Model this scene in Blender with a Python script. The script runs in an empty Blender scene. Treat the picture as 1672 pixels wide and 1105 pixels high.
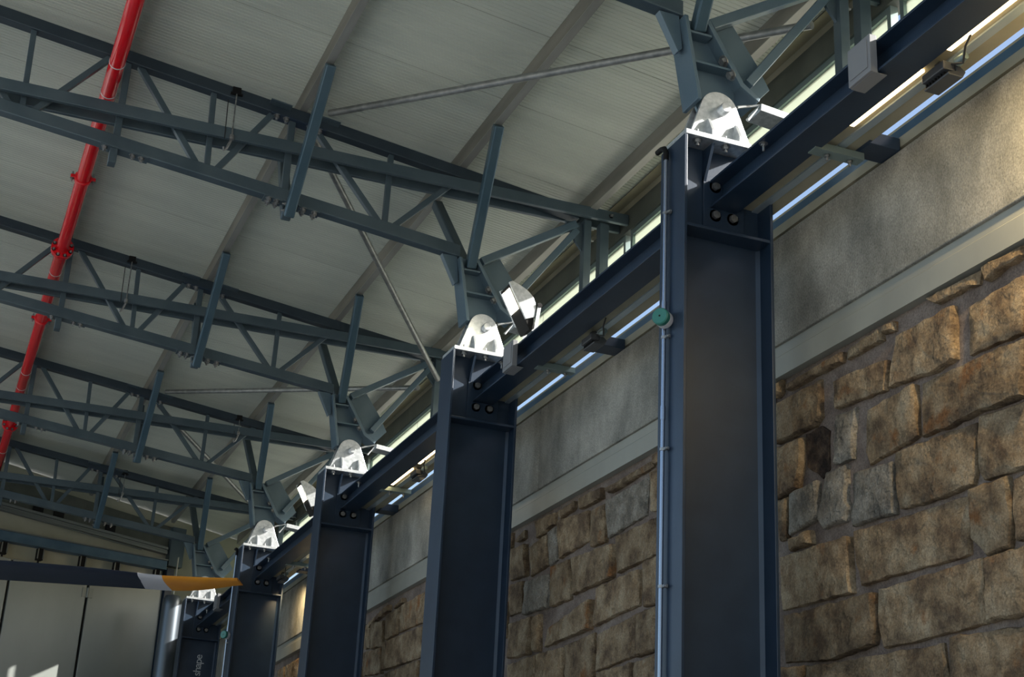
import bpy, bmesh, math, random
from mathutils import Vector, Matrix
random.seed(7)
S = bpy.context.scene
COL = S.collection
R = math.radians

# ---------------------------------------------------------------- camera, sky, sun, exposure
Y0 = 6.954          # first column line; columns stand every 4 m along +Y
P = 4.0
yaw, pitch, roll = R(20.803), R(21.3286), R(2.966)
fw = Vector((math.sin(yaw)*math.cos(pitch), math.cos(yaw)*math.cos(pitch), math.sin(pitch)))
rt0 = Vector((math.cos(yaw), -math.sin(yaw), 0)); up0 = rt0.cross(fw)
rt = rt0*math.cos(roll)+up0*math.sin(roll); up = -rt0*math.sin(roll)+up0*math.cos(roll)
cam = bpy.data.cameras.new('camera'); camo = bpy.data.objects.new('camera', cam); COL.objects.link(camo)
cam.sensor_width = 36; cam.lens = 2442.76/1672*36; cam.clip_end = 500
camo.matrix_world = Matrix(((rt.x, up.x, -fw.x, 0), (rt.y, up.y, -fw.y, 0), (rt.z, up.z, -fw.z, 1.6), (0, 0, 0, 1)))
S.camera = camo
to_sun = Vector((1, -.5, .62)).normalized()
w = bpy.data.worlds.new('sky'); S.world = w; w.use_nodes = True
nt = w.node_tree; bg = nt.nodes['Background']
sky = nt.nodes.new('ShaderNodeTexSky'); sky.sky_type = 'NISHITA'; sky.sun_disc = False
sky.sun_elevation = math.asin(to_sun.z); sky.sun_rotation = math.atan2(to_sun.x, to_sun.y); sky.dust_density = 2.5
nt.links.new(sky.outputs[0], bg.inputs[0]); bg.inputs[1].default_value = .155
sl = bpy.data.lights.new('sun', 'SUN'); sl.energy = 7; sl.angle = R(.53); sl.color = (1, .96, .9)
so = bpy.data.objects.new('sun', sl); COL.objects.link(so); so.location = to_sun*40+Vector((0, 10, 0))
so.rotation_euler = to_sun.to_track_quat('Z', 'Y').to_euler()
vs = S.view_settings; vs.view_transform = 'Standard'; vs.look = 'None'; vs.gamma = 1; vs.use_curve_mapping = False; vs.exposure = 0.84

# ---------------------------------------------------------------- materials
def mat(name, c, rough=.5, metal=0, c2=None, scale=8, bump=0, bscale=40, emit=0, ecol=None, stretch=None, spec=.5, detail=6, rnd=0, lo=.35, hi=.65):
    m = bpy.data.materials.new(name); m.use_nodes = True; t = m.node_tree; N = t.nodes; L = t.links
    b = N['Principled BSDF']; b.inputs['Base Color'].default_value = (*c, 1); b.inputs['Roughness'].default_value = rough
    b.inputs['Metallic'].default_value = metal; b.inputs['Specular IOR Level'].default_value = spec
    tc = N.new('ShaderNodeTexCoord'); mp = N.new('ShaderNodeMapping'); L.new(tc.outputs['Object'], mp.inputs[0])
    if stretch: mp.inputs['Scale'].default_value = stretch
    if c2:
        n = N.new('ShaderNodeTexNoise'); n.inputs['Scale'].default_value = scale; n.inputs['Detail'].default_value = detail
        L.new(mp.outputs[0], n.inputs['Vector'])
        mr = N.new('ShaderNodeMapRange'); mr.inputs[1].default_value = lo; mr.inputs[2].default_value = hi; L.new(n.outputs[0], mr.inputs[0])
        mx = N.new('ShaderNodeMix'); mx.data_type = 'RGBA'; mx.inputs['A'].default_value = (*c, 1); mx.inputs['B'].default_value = (*c2, 1)
        L.new(mr.outputs[0], mx.inputs['Factor']); out = mx.outputs['Result']
        if rnd:
            oi = N.new('ShaderNodeObjectInfo'); hs = N.new('ShaderNodeHueSaturation')
            r1 = N.new('ShaderNodeMapRange'); r1.inputs[3].default_value = 1-rnd; r1.inputs[4].default_value = 1+rnd
            L.new(oi.outputs['Random'], r1.inputs[0]); L.new(r1.outputs[0], hs.inputs['Value'])
            mu = N.new('ShaderNodeMath'); mu.operation = 'MULTIPLY_ADD'; mu.inputs[1].default_value = 7.31; mu.inputs[2].default_value = .1
            fr = N.new('ShaderNodeMath'); fr.operation = 'FRACT'; L.new(oi.outputs['Random'], mu.inputs[0]); L.new(mu.outputs[0], fr.inputs[0])
            r2 = N.new('ShaderNodeMapRange'); r2.inputs[3].default_value = .65; r2.inputs[4].default_value = 1.25
            L.new(fr.outputs[0], r2.inputs[0]); L.new(r2.outputs[0], hs.inputs['Saturation'])
            L.new(out, hs.inputs['Color']); out = hs.outputs[0]
        L.new(out, b.inputs['Base Color'])
    if bump:
        n2 = N.new('ShaderNodeTexNoise'); n2.inputs['Scale'].default_value = bscale; n2.inputs['Detail'].default_value = 8
        L.new(mp.outputs[0], n2.inputs['Vector'])
        bp = N.new('ShaderNodeBump'); bp.inputs['Strength'].default_value = 1; bp.inputs['Distance'].default_value = bump
        L.new(n2.outputs[0], bp.inputs['Height']); L.new(bp.outputs[0], b.inputs['Normal'])
    if emit:
        b.inputs['Emission Color'].default_value = (*(ecol or c), 1); b.inputs['Emission Strength'].default_value = emit
    return m
M = {}
M['truss'] = mat('truss_paint', (.056, .086, .105), .42, .35, (.082, .116, .135), 3, .0006, 60)
M['chord'] = mat('dark_chord_paint', (.022, .036, .05), .4, .3, (.035, .052, .066), 3, .0005, 60)
M['sky_rail'] = mat('galvanised_rail', (.38, .46, .50), .3, .6, (.48, .56, .60), 9, stretch=(1, .3, 1))
M['haunch'] = mat('haunch_paint', (.085, .135, .17), .36, .3, (.11, .16, .195), 4)
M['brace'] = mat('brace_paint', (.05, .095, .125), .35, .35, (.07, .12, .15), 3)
M['navy'] = mat('navy_paint', (.011, .025, .048), .38, .1, (.016, .033, .060), 5, .0003, 90, spec=.6)
M['galv'] = mat('galvanised', (.52, .55, .56), .38, .75, (.72, .74, .75), 35, .0004, 60)
M['tube'] = mat('galvanised_tube', (.20, .21, .20), .4, .6, (.30, .31, .29), 14)
M['purlin'] = mat('purlin_galvanised', (.17, .165, .14), .5, .45, (.27, .26, .22), 6, stretch=(1, .15, 1))
M['flangez'] = mat('purlin_flange', (.27, .27, .24), .42, .5, (.38, .38, .34), 6, stretch=(1, .15, 1))  # web material lightened, painting in light the flange reflects from the floor
M['bolt'] = mat('bolt_zinc', (.35, .36, .36), .4, .8, (.22, .22, .21), 40)
M['panel'] = mat('roof_panel_sheet', (.45, .485, .415), .38, .0, (.53, .565, .48), 1.2, .0006, 6, stretch=(.5, 3, 1))
M['olive'] = mat('olive_sheet', (.30, .28, .19), .55, .1, (.38, .35, .25), 3)
M['fascia'] = mat('dark_fascia', (.07, .08, .065), .5, .2, (.10, .11, .09), 4)
M['frame'] = mat('teal_frame', (.22, .29, .28), .35, .5)
M['bluesteel'] = mat('blue_steel', (.06, .12, .18), .4, .3, (.09, .16, .22), 4)
M['ledge'] = mat('grey_coated_metal', (.25, .25, .21), .5, .05, (.30, .30, .25), 2)
M['red'] = mat('red_gloss_paint', (.60, .002, .008), .18, 0, (.66, .004, .012), 2, spec=.5)
M['white'] = mat('white_plastic', (.6, .6, .6), .4)
M['greybox'] = mat('grey_plastic', (.19, .195, .2), .5)
M['black'] = mat('black_coat', (.007, .007, .007), .6, spec=.2)
M['darkgrey'] = mat('dark_grey_casting', (.07, .075, .08), .4, .3)
M['green'] = mat('green_plastic', (.03, .17, .13), .35)
M['conduit'] = mat('steel_conduit', (.30, .34, .40), .25, .85)
M['cable'] = mat('black_cable', (.02, .02, .02), .5)
M['lamp'] = mat('lamp_glass', (1, .95, .8), .3, emit=9, ecol=(1, .93, .72))
M['led'] = mat('led_warm', (1, .8, .5), .3, emit=5, ecol=(1, .72, .38))  # glows in place of sunlight grazing the tray edge
M['door'] = mat('door_sheet', (.22, .24, .22), .35, .25, (.27, .29, .27), 1.0, .0008, 4, stretch=(1, 1, .4))
M['header'] = mat('header_sheet', (.33, .34, .26), .5, .1, (.40, .40, .31), 2)
M['gap'] = mat('rubber_seal', (.006, .006, .006), .8)
M['alu'] = mat('grey_aluminium', (.20, .22, .21), .4, .6)
M['polesteel'] = mat('pole_steel', (.13, .155, .18), .36, .7)
M['blade'] = mat('blade_navy', (.010, .015, .026), .45, 0, (.014, .02, .034), 2, spec=.25)
M['bladewhite'] = mat('blade_white', (.5, .5, .52), .3)
M['orange'] = mat('blade_orange', (.60, .22, .008), .3, 0, (.66, .26, .012), 2)
M['floor'] = mat('pale_floor', (.58, .57, .53), .6, 0, (.64, .63, .59), 1)
M['ground'] = mat('pale_paving', (.45, .44, .41), .8, 0, (.5, .49, .46), .5)
M['letter'] = mat('letter_grey', (.45, .47, .47), .5)
g = bpy.data.materials.new('milky_glass'); g.use_nodes = True; t = g.node_tree; t.nodes.clear()
o_ = t.nodes.new('ShaderNodeOutputMaterial'); mx = t.nodes.new('ShaderNodeMixShader'); m2 = t.nodes.new('ShaderNodeMixShader'); tr = t.nodes.new('ShaderNodeBsdfTransparent')
tl = t.nodes.new('ShaderNodeBsdfTranslucent'); gl = t.nodes.new('ShaderNodeBsdfGlossy'); gl.inputs['Roughness'].default_value = .1
tr.inputs[0].default_value = (.85, .92, .84, 1); tl.inputs[0].default_value = (.42, .45, .40, 1); mx.inputs[0].default_value = .05; m2.inputs[0].default_value = .96
t.links.new(tr.outputs[0], m2.inputs[1]); t.links.new(tl.outputs[0], m2.inputs[2]); t.links.new(m2.outputs[0], mx.inputs[1]); t.links.new(gl.outputs[0], mx.inputs[2]); t.links.new(mx.outputs[0], o_.inputs[0])
M['glass'] = g

def rocky(name, cols, sc=5, rust=None, big=.018, fine=.004, rnd=.18, rough=.9, stretch=None, fsc=55, p0=.375, p1=.64, vor=0):
    m = bpy.data.materials.new(name); m.use_nodes = True; t = m.node_tree; N = t.nodes; L = t.links; b = N['Principled BSDF']
    b.inputs['Roughness'].default_value = rough; b.inputs['Specular IOR Level'].default_value = .25
    tc = N.new('ShaderNodeTexCoord'); oi = N.new('ShaderNodeObjectInfo'); mp = N.new('ShaderNodeMapping')
    if stretch: mp.inputs['Scale'].default_value = stretch
    mu = N.new('ShaderNodeVectorMath'); mu.operation = 'SCALE'; mu.inputs['Scale'].default_value = 37
    cb = N.new('ShaderNodeCombineXYZ'); [L.new(oi.outputs['Random'], cb.inputs[k]) for k in range(3)]
    L.new(cb.outputs[0], mu.inputs[0]); L.new(mu.outputs[0], mp.inputs['Location']); L.new(tc.outputs['Object'], mp.inputs[0])
    def noise(s, d=8, r=.6):
        n = N.new('ShaderNodeTexNoise'); n.inputs['Scale'].default_value = s; n.inputs['Detail'].default_value = d; n.inputs['Roughness'].default_value = r
        L.new(mp.outputs[0], n.inputs['Vector']); return n.outputs[0]
    def mixc(f, a, c, mode='MIX'):
        x = N.new('ShaderNodeMix'); x.data_type = 'RGBA'; x.blend_type = mode
        if isinstance(f, float): x.inputs['Factor'].default_value = f
        else: L.new(f, x.inputs['Factor'])
        L.new(a, x.inputs['A']); 
        if isinstance(c, tuple): x.inputs['B'].default_value = (*c, 1)
        else: L.new(c, x.inputs['B'])
        return x.outputs['Result']
    def rng(f, a, c, o0=0, o1=1):
        r = N.new('ShaderNodeMapRange'); r.inputs[1].default_value = a; r.inputs[2].default_value = c; r.inputs[3].default_value = o0; r.inputs[4].default_value = o1; L.new(f, r.inputs[0]); return r.outputs[0]
    cr = N.new('ShaderNodeValToRGB'); e = cr.color_ramp.elements; e[0].position = p0; e[0].color = (*cols[0], 1); e[1].position = p1; e[1].color = (*cols[2], 1)
    k = e.new(.5); k.color = (*cols[1], 1); L.new(noise(sc, 9, .65), cr.inputs[0]); c = cr.outputs[0]
    if rust: c = mixc(rng(noise(sc*.8, 5), .60, .70), c, rust)
    f = rng(noise(fsc*1.6, 6, .75), .3, .7, .5, 1.4); x = N.new('ShaderNodeCombineColor'); [L.new(f, x.inputs[q]) for q in range(3)]
    c = mixc(1.0, c, x.outputs[0], 'MULTIPLY')
    hs = N.new('ShaderNodeHueSaturation'); L.new(rng(oi.outputs['Random'], 0, 1, 1-rnd, 1+rnd), hs.inputs['Value']); L.new(c, hs.inputs['Color'])
    L.new(hs.outputs[0], b.inputs['Base Color'])
    b1 = N.new('ShaderNodeBump'); b1.inputs['Distance'].default_value = big; L.new(noise(sc*1.5, 8, .62), b1.inputs['Height'])
    b2 = N.new('ShaderNodeBump'); b2.inputs['Distance'].default_value = fine; L.new(noise(fsc, 8, .7), b2.inputs['Height']); L.new(b1.outputs[0], b2.inputs['Normal'])
    if vor:
        vn = N.new('ShaderNodeTexVoronoi'); vn.inputs['Scale'].default_value = sc*2; b3 = N.new('ShaderNodeBump'); b3.inputs['Distance'].default_value = vor
        wn = N.new('ShaderNodeTexNoise'); wn.inputs['Scale'].default_value = sc*3; L.new(mp.outputs[0], wn.inputs['Vector'])
        wm = N.new('ShaderNodeMix'); wm.data_type = 'VECTOR'; wm.inputs['Factor'].default_value = .12; L.new(mp.outputs[0], wm.inputs['A']); L.new(wn.outputs['Color'], wm.inputs['B'])
        L.new(wm.outputs['Result'], vn.inputs['Vector']); L.new(vn.outputs['Distance'], b3.inputs['Height']); L.new(b3.outputs[0], b1.inputs['Normal'])
    L.new(b2.outputs[0], b.inputs['Normal']); return m
M['stone'] = rocky('sandstone', [(.12, .082, .05), (.25, .18, .105), (.37, .295, .19)], 5, (.24, .115, .045), .05, .008, .2, vor=.03)
M['palestone'] = rocky('pale_sandstone', [(.14, .125, .10), (.23, .205, .16), (.33, .305, .25)], 6, None, .04, .008, .12, vor=.03)
M['darkstone'] = rocky('dark_sandstone', [(.02, .014, .01), (.05, .033, .022), (.10, .07, .045)], 12, None, .03, .008)
M['mortar'] = rocky('mortar', [(.13, .10, .08), (.175, .138, .112), (.22, .18, .148)], 4, None, .012, .005, 0)
M['concrete'] = rocky('concrete', [(.12, .118, .10), (.24, .235, .20), (.38, .365, .31)], 2.2, None, .004, .003, .06, .8, (1, 1, .7), 70, .30, .70)

# ---------------------------------------------------------------- helpers
class MB:
    def __init__(s): s.v = []; s.f = []
    def add(s, v, f):
        b = len(s.v); s.v += [Vector(p) for p in v]; s.f += [[i+b for i in q] for q in f]; return s
    def box(s, x0, x1, y0, y1, z0, z1):
        return s.add([(x, y, z) for z in (z0, z1) for y in (y0, y1) for x in (x0, x1)], [(0, 2, 3, 1), (4, 5, 7, 6), (0, 1, 5, 4), (2, 6, 7, 3), (0, 4, 6, 2), (1, 3, 7, 5)])
    def prism(s, ax, poly, a, b):
        n = len(poly)
        def q(p, k): return {'x': (k, p[0], p[1]), 'y': (p[0], k, p[1]), 'z': (p[0], p[1], k)}[ax]
        return s.add([q(p, a) for p in poly]+[q(p, b) for p in poly], [list(range(n))[::-1], list(range(n, 2*n))]+[(i, (i+1) % n, n+(i+1) % n, n+i) for i in range(n)])
    def bar(s, a, b, wd, ht, upv=(0, 0, 1)):
        a = Vector(a); b = Vector(b); d = (b-a).normalized(); x = d.cross(Vector(upv)).normalized(); z = x.cross(d)
        c = [(-wd/2, -ht/2), (wd/2, -ht/2), (wd/2, ht/2), (-wd/2, ht/2)]
        return s.add([p+x*i+z*j for p in (a, b) for i, j in c], [(3, 2, 1, 0), (4, 5, 6, 7)]+[(i, (i+1) % 4, 4+(i+1) % 4, 4+i) for i in range(4)])
    def tube(s, pts, r, n=12):
        pts = [Vector(p) for p in pts]; k = len(pts); rs = r if isinstance(r, (list, tuple)) else [r]*k; v = []
        d0 = (pts[1]-pts[0]).normalized(); x = d0.cross(Vector((0, 0, 1)) if abs(d0.z) < .9 else Vector((1, 0, 0))).normalized()
        for i, p in enumerate(pts):
            d = (pts[min(i+1, k-1)]-pts[max(i-1, 0)])
            d = d.normalized() if d.length > 1e-9 else d0
            x = (x-d*x.dot(d)).normalized(); y = d.cross(x)
            v += [p+(x*math.cos(2*math.pi*j/n)+y*math.sin(2*math.pi*j/n))*rs[i] for j in range(n)]
        f = [(i*n+j, i*n+(j+1) % n, (i+1)*n+(j+1) % n, (i+1)*n+j) for i in range(k-1) for j in range(n)]
        return s.add(v, f+[list(range(n))[::-1], list(range((k-1)*n, k*n))])
    def mesh(s, name, m, off=(0, 0, 0), smooth=False):
        me = bpy.data.meshes.new(name); o = Vector(off)
        me.from_pydata([tuple(p-o) for p in s.v], [], s.f); me.materials.append(M[m])
        bm = bmesh.new(); bm.from_mesh(me); bmesh.ops.recalc_face_normals(bm, faces=bm.faces); bm.to_mesh(me); bm.free()
        if smooth:
            me.polygons.foreach_set('use_smooth', [True]*len(me.polygons)); me.set_sharp_from_angle(angle=R(40))
        return me
def wloc(o):
    p = Vector(o.location)
    while o.parent: o = o.parent; p += o.location
    return p
def link(name, me, parent=None, loc=(0, 0, 0), bev=0):
    o = bpy.data.objects.new(name, me); COL.objects.link(o); o.location = loc
    if parent: o.parent = parent
    if bev:
        b = o.modifiers.new('bevel', 'BEVEL'); b.width = bev; b.segments = 2; b.limit_method = 'ANGLE'; b.angle_limit = R(50)
    return o
def part(name, mb, m, parent=None, bev=0, smooth=False):       # mb in world coordinates
    return link(name, mb.mesh(name, m, wloc(parent) if parent else (0, 0, 0), smooth), parent, (0, 0, 0), bev)
def tag(o, label, cat, group=None):
    o['label'] = label; o['category'] = cat
    if group: o['group'] = group
    return o
def thing(name, label, cat, loc, group=None):
    o = bpy.data.objects.new(name, None); COL.objects.link(o); o.location = loc; o.empty_display_size = .1
    return tag(o, label, cat, group)
def solid(name, mb, m, label, cat, base, group=None, bev=0, smooth=False):   # a thing that is one mesh
    o = link(name, mb.mesh(name, m, base, smooth), None, base, bev); return tag(o, label, cat, group)
def struct(name, mb, m, base=(0, 0, 0), parent=None, bev=0):
    if mb is None: o = bpy.data.objects.new(name, None); COL.objects.link(o); o.location = base
    else: o = link(name, mb.mesh(name, m, base), None, base, bev)
    o['kind'] = 'structure'; return o
def dup(o, dy, label, group=None, skip=()):                                # a thing and its parts, moved along the row
    def cp(s, par):
        c = s.copy(); COL.objects.link(c); c.parent = par
        for ch in [k for k in s.children]:
            if ch.name.split('.')[0] not in skip: cp(ch, c)
        return c
    r = cp(o, None); r.location = o.location+Vector((0, dy, 0)); r['label'] = label
    if group: r['group'] = group
    return r
def hexbolt(r, h, tail=0, tr=.5):          # head towards +Z from origin, optional threaded tail
    m = MB(); m.tube([(0, 0, -.004), (0, 0, 0)], r*1.5, 14); m.tube([(0, 0, 0), (0, 0, h)], r, 6)
    if tail: m.tube([(0, 0, h), (0, 0, h+tail)], r*tr, 8)
    return m.mesh('bolt', 'bolt')
def rot_to(d): return Vector(d).to_track_quat('Z', 'Y').to_euler()
def bolt(me, parent, p, d):
    o = link('bolt', me, parent, Vector(p)-wloc(parent)); o.rotation_euler = rot_to(d); return o
BN = hexbolt(.021, .022, .018); BH = hexbolt(.026, .02); BS = hexbolt(.014, .014, .02)

# ---------------------------------------------------------------- large structure
ZP = lambda x: 8.125-.125*x                 # underside of purlins
struct('floor', MB().box(-12, 5.4, -6, 27, -.1, 0), 'floor')
struct('trim_5', MB().box(-90, 90, -80, -6, -.12, -.02).box(-90, -12, -6, 120, -.12, -.02).box(5.4, 90, -6, 120, -.12, -.02).box(-12, 5.4, 27, 120, -.12, -.02), 'ground')

ceil = struct('ceiling', None, None, (0, 0, 0))
zc = lambda x: ZP(x)+.16
for k in range(28):                        # metre-wide ribbed sheets laid down the slope
    ya = -1+k*1.0; pm = MB(); nr = 22; pr = []
    for j in range(nr):
        a = ya+.002+j*(.996/nr); pr += [(a, 0), (a+.034, 0), (a+.037, .005), (a+.042, .005)]
    pr.append((ya+.998, 0))
    x0, x1 = -2.3, 5.12
    v = [(x, y, zc(x)+z) for y, z in pr for x in (x0, x1)]+[(x, y, zc(x)+.05) for y in (ya, ya+1) for x in (x0, x1)]
    n = len(pr); f = [(2*i, 2*i+1, 2*i+3, 2*i+2) for i in range(n-1)]+[(2*n, 2*n+1, 2*n+3, 2*n+2)]
    pm.add(v, f); me = bpy.data.meshes.new('roof_panel'); me.from_pydata([tuple(p) for p in pm.v], [], pm.f); me.materials.append(M['panel'])
    link('roof_panel', me, ceil)
part('roof_deck', MB().prism('y', [(-2.35, zc(-2.35)+.05), (5.35, zc(5.35)+.05), (5.35, zc(5.35)+.12), (-2.35, zc(-2.35)+.12)], -1.05, 26.5), 'fascia', ceil)
part('edge_liner', MB().prism('y', [(5.08, zc(5.08)-.02), (5.2, 7.66), (5.215, 7.60), (5.23, 7.60), (5.23, 7.70), (5.1, zc(5.1)+.03)], -1, 26.4), 'olive', ceil)
struct('trim_2', MB().box(5.2, 5.34, -1, 26.4, 7.39, 7.60), 'fascia')
struct('trim_6', MB().box(5.22, 5.30, 23.82, 26.4, 6.46, 7.05), 'olive')  # unseen panel added to block sun patches on the door leaves
struct('trim_3', MB().box(5.22, 5.30, -1, 26.4, 5.6, 6.46), 'olive')
for k in range(7):
    ya = Y0-8+4*k+.05; yb = ya+3.9
    if k == 0: ya = -1
    wn = struct('window_%d' % (k+1), None, None, (5.25, ya, 7.05))
    part('window_frame', MB().box(5.22, 5.28, ya, yb, 7.34, 7.39).box(5.22, 5.28, ya, yb, 7.05, 7.08).box(5.22, 5.28, ya, ya+.04, 7.08, 7.34).box(5.22, 5.28, yb-.04, yb, 7.08, 7.34), 'frame', wn)
    part('pane', MB().box(5.246, 5.254, ya+.04, (ya+yb)/2-.004, 7.08, 7.34), 'glass', wn)
    part('pane', MB().box(5.246, 5.254, (ya+yb)/2+.004, yb-.04, 7.08, 7.34), 'glass', wn)

# right-hand wall: mortar core, stones one by one, concrete band, coated ledge, steel sill
XS = 4.50
wall = struct('wall_right', MB().box(XS+.018, 5.4, -5, 26.5, 0, 5.6), 'mortar', (4.5, 10, 0))
yb_ = [-5, -1.2, 3.15, 7.55, 10.95, 14.93, 18.95, 22.9, 26.5]
for a, b in zip(yb_[:-1], yb_[1:]):
    part('concrete_panel', MB().box(4.45, XS+.03, a+.003, b-.003, 4.905, 5.6), 'concrete', wall, bev=.006)
part('ledge', MB().prism('y', [(4.472, 4.905), (4.472, 4.84), (4.462, 4.83), (4.462, 4.705), (XS+.03, 4.705), (XS+.03, 4.905)], -5, 26.5), 'ledge', wall)
part('sill_board', MB().box(4.465, 5.0, -5, 26.5, 5.63, 5.69), 'olive', wall)
part('sill_packing', MB().box(4.50, 4.9, -5, 26.5, 5.6, 5.63), 'black', wall)  # black fill colours in the shade of the gap under the sill
part('steel_angle', MB().box(4.475, 4.6, -5, 26.5, 5.69, 5.752), 'bluesteel', wall)

POLY = [[[7.322,4.56],[6.855,4.567],[6.858,4.354],[6.922,4.31],[7.321,4.315]],[[7.015,4.28],[6.861,4.29],[6.799,4.252],[6.81,4.031],[6.875,4.004],[7.018,4.102]],[[7.313,4.289],[7.047,4.277],[7.054,4.12],[7.11,4.0],[7.315,3.977]],[[6.701,4.308],[6.526,4.297],[6.557,4.026],[6.723,4.039]],[[6.408,4.257],[5.981,4.262],[5.984,3.995],[6.08,3.982],[6.414,3.955],[6.447,4.039]],[[6.683,4.499],[6.463,4.5],[6.22,4.481],[6.239,4.321],[6.502,4.333],[6.692,4.345]],[[5.931,4.255],[5.456,4.245],[5.135,4.224],[5.165,3.956],[5.506,3.98],[5.701,3.971],[5.942,3.98]],[[6.172,3.958],[5.533,3.934],[5.538,3.789],[5.584,3.644],[5.827,3.631],[6.145,3.651],[6.168,3.811]],[[5.5,3.951],[5.168,3.935],[5.203,3.629],[5.485,3.646],[5.517,3.724]],[[7.191,3.975],[6.907,3.981],[6.908,3.804],[6.932,3.766],[7.216,3.749]],[[6.815,4.006],[6.623,4.007],[6.627,3.807],[6.601,3.768],[6.641,3.702],[6.845,3.706],[6.89,3.757]],[[6.552,3.94],[6.202,3.907],[6.205,3.645],[6.584,3.656]],[[7.307,3.962],[7.211,3.957],[7.236,3.727],[7.314,3.727]],[[5.289,3.593],[5.196,3.599],[5.229,3.314],[5.3,3.315]],[[6.551,3.614],[6.212,3.604],[5.634,3.598],[5.652,3.317],[6.22,3.327],[6.497,3.323],[6.533,3.448]],[[7.193,3.715],[6.984,3.713],[6.979,3.646],[7.187,3.646]],[[7.314,3.63],[6.621,3.602],[6.604,3.304],[7.215,3.323],[7.311,3.325]],[[7.299,3.293],[6.407,3.262],[6.395,3.094],[6.425,3.003],[6.824,2.98],[7.286,3.03]],[[6.351,3.272],[5.558,3.277],[5.556,2.982],[5.784,2.975],[6.334,2.975],[6.373,3.106]],[[5.596,3.612],[5.338,3.616],[5.323,3.422],[5.355,3.296],[5.511,3.287],[5.609,3.377]],[[5.511,3.268],[5.243,3.277],[5.278,2.976],[5.529,2.985]],[[7.027,2.969],[5.881,2.933],[5.87,2.776],[5.847,2.659],[7.047,2.748]],[[5.795,2.951],[5.274,2.925],[5.311,2.607],[5.812,2.655]],[[7.306,3.002],[7.074,2.983],[7.082,2.88],[7.309,2.907]],[[5.397,4.684],[5.103,4.686],[5.109,4.637],[5.24,4.632],[5.373,4.608]],[[5.843,4.687],[5.417,4.686],[5.446,4.627],[5.764,4.642]],[[7.323,4.692],[7.266,4.693],[7.269,4.62],[7.313,4.607]],[[7.2,4.646],[6.607,4.656],[6.632,4.603],[6.868,4.606],[7.189,4.611]],[[6.574,4.659],[6.268,4.673],[6.253,4.599],[6.49,4.602],[6.575,4.604]],[[6.236,4.674],[6.138,4.674],[6.142,4.62],[6.238,4.639]],[[6.11,4.582],[5.641,4.579],[5.652,4.299],[5.808,4.287],[6.198,4.321]],[[5.54,4.541],[5.113,4.541],[5.145,4.264],[5.539,4.288]],[[11.524,4.598],[11.293,4.644],[11.275,4.574],[11.449,4.574]],[[11.029,4.659],[10.661,4.649],[10.67,4.563],[10.996,4.515]],[[10.596,4.638],[10.285,4.656],[10.28,4.6],[10.528,4.574]],[[10.188,4.652],[9.784,4.647],[9.775,4.561],[10.162,4.568]],[[9.708,4.607],[8.961,4.639],[8.959,4.587],[9.632,4.568]],[[8.936,4.672],[8.82,4.669],[8.818,4.592],[8.931,4.606]],[[11.603,4.537],[11.264,4.514],[11.21,4.249],[11.569,4.274]],[[11.167,4.471],[10.814,4.5],[10.772,4.253],[11.117,4.228]],[[10.754,4.508],[10.616,4.527],[10.592,4.269],[10.724,4.247]],[[10.568,4.559],[10.038,4.523],[10.006,4.287],[10.537,4.261]],[[9.945,4.512],[9.698,4.504],[9.7,4.223],[9.941,4.234]],[[9.666,4.513],[9.023,4.537],[9.063,4.269],[9.239,4.265],[9.646,4.237]],[[8.961,4.55],[8.811,4.554],[8.803,4.265],[8.966,4.288]],[[9.506,4.208],[8.802,4.218],[8.796,3.964],[9.471,3.946]],[[10.288,4.206],[9.557,4.17],[9.561,3.93],[10.246,3.928]],[[10.679,4.218],[10.332,4.206],[10.307,3.905],[10.691,3.905]],[[11.231,4.2],[10.765,4.18],[10.755,3.914],[11.218,3.932]],[[11.587,4.228],[11.298,4.217],[11.291,3.968],[11.554,3.976]],[[9.807,3.894],[9.135,3.904],[9.142,3.662],[9.859,3.628]],[[9.068,3.94],[8.795,3.941],[8.787,3.621],[9.057,3.635]],[[10.721,3.739],[9.898,3.824],[9.918,3.62],[10.762,3.602]],[[11.544,3.9],[11.061,3.89],[11.089,3.596],[11.531,3.621]],[[11.014,3.869],[10.88,3.878],[10.871,3.591],[10.985,3.606]],[[9.771,3.549],[9.192,3.604],[9.21,3.325],[9.787,3.299]],[[9.137,3.6],[8.805,3.603],[8.798,3.319],[9.126,3.315]],[[10.353,3.555],[9.863,3.575],[9.861,3.274],[10.331,3.253]],[[10.894,3.566],[10.412,3.553],[10.388,3.276],[10.891,3.335]],[[11.524,3.565],[10.954,3.562],[10.93,3.34],[11.527,3.41]],[[9.176,3.274],[8.797,3.291],[8.792,3.087],[9.183,3.133]],[[9.768,3.277],[9.238,3.28],[9.231,3.125],[9.762,3.187]],[[15.775,4.551],[15.01,4.646],[15.017,4.581],[15.432,4.547],[15.713,4.512]],[[14.882,4.585],[14.526,4.634],[14.513,4.582],[14.811,4.576]],[[15.62,4.542],[15.212,4.507],[15.188,4.238],[15.567,4.264]],[[15.083,4.544],[14.67,4.561],[14.689,4.292],[15.056,4.277]],[[14.603,4.564],[13.838,4.57],[13.817,4.28],[14.623,4.297]],[[15.948,4.578],[15.69,4.538],[15.67,4.292],[15.869,4.307]],[[15.047,4.244],[13.84,4.252],[13.834,3.943],[15.021,3.965]],[[15.854,4.256],[15.158,4.214],[15.135,3.95],[15.796,4.005]],[[15.011,3.929],[13.846,3.907],[13.815,3.655],[15.022,3.796]],[[15.815,3.986],[15.125,3.916],[15.112,3.779],[15.777,3.855]],[[19.989,4.585],[19.553,4.587],[19.473,4.314],[19.947,4.37]],[[19.494,4.588],[18.825,4.592],[18.727,4.227],[19.396,4.305]]]
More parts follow.
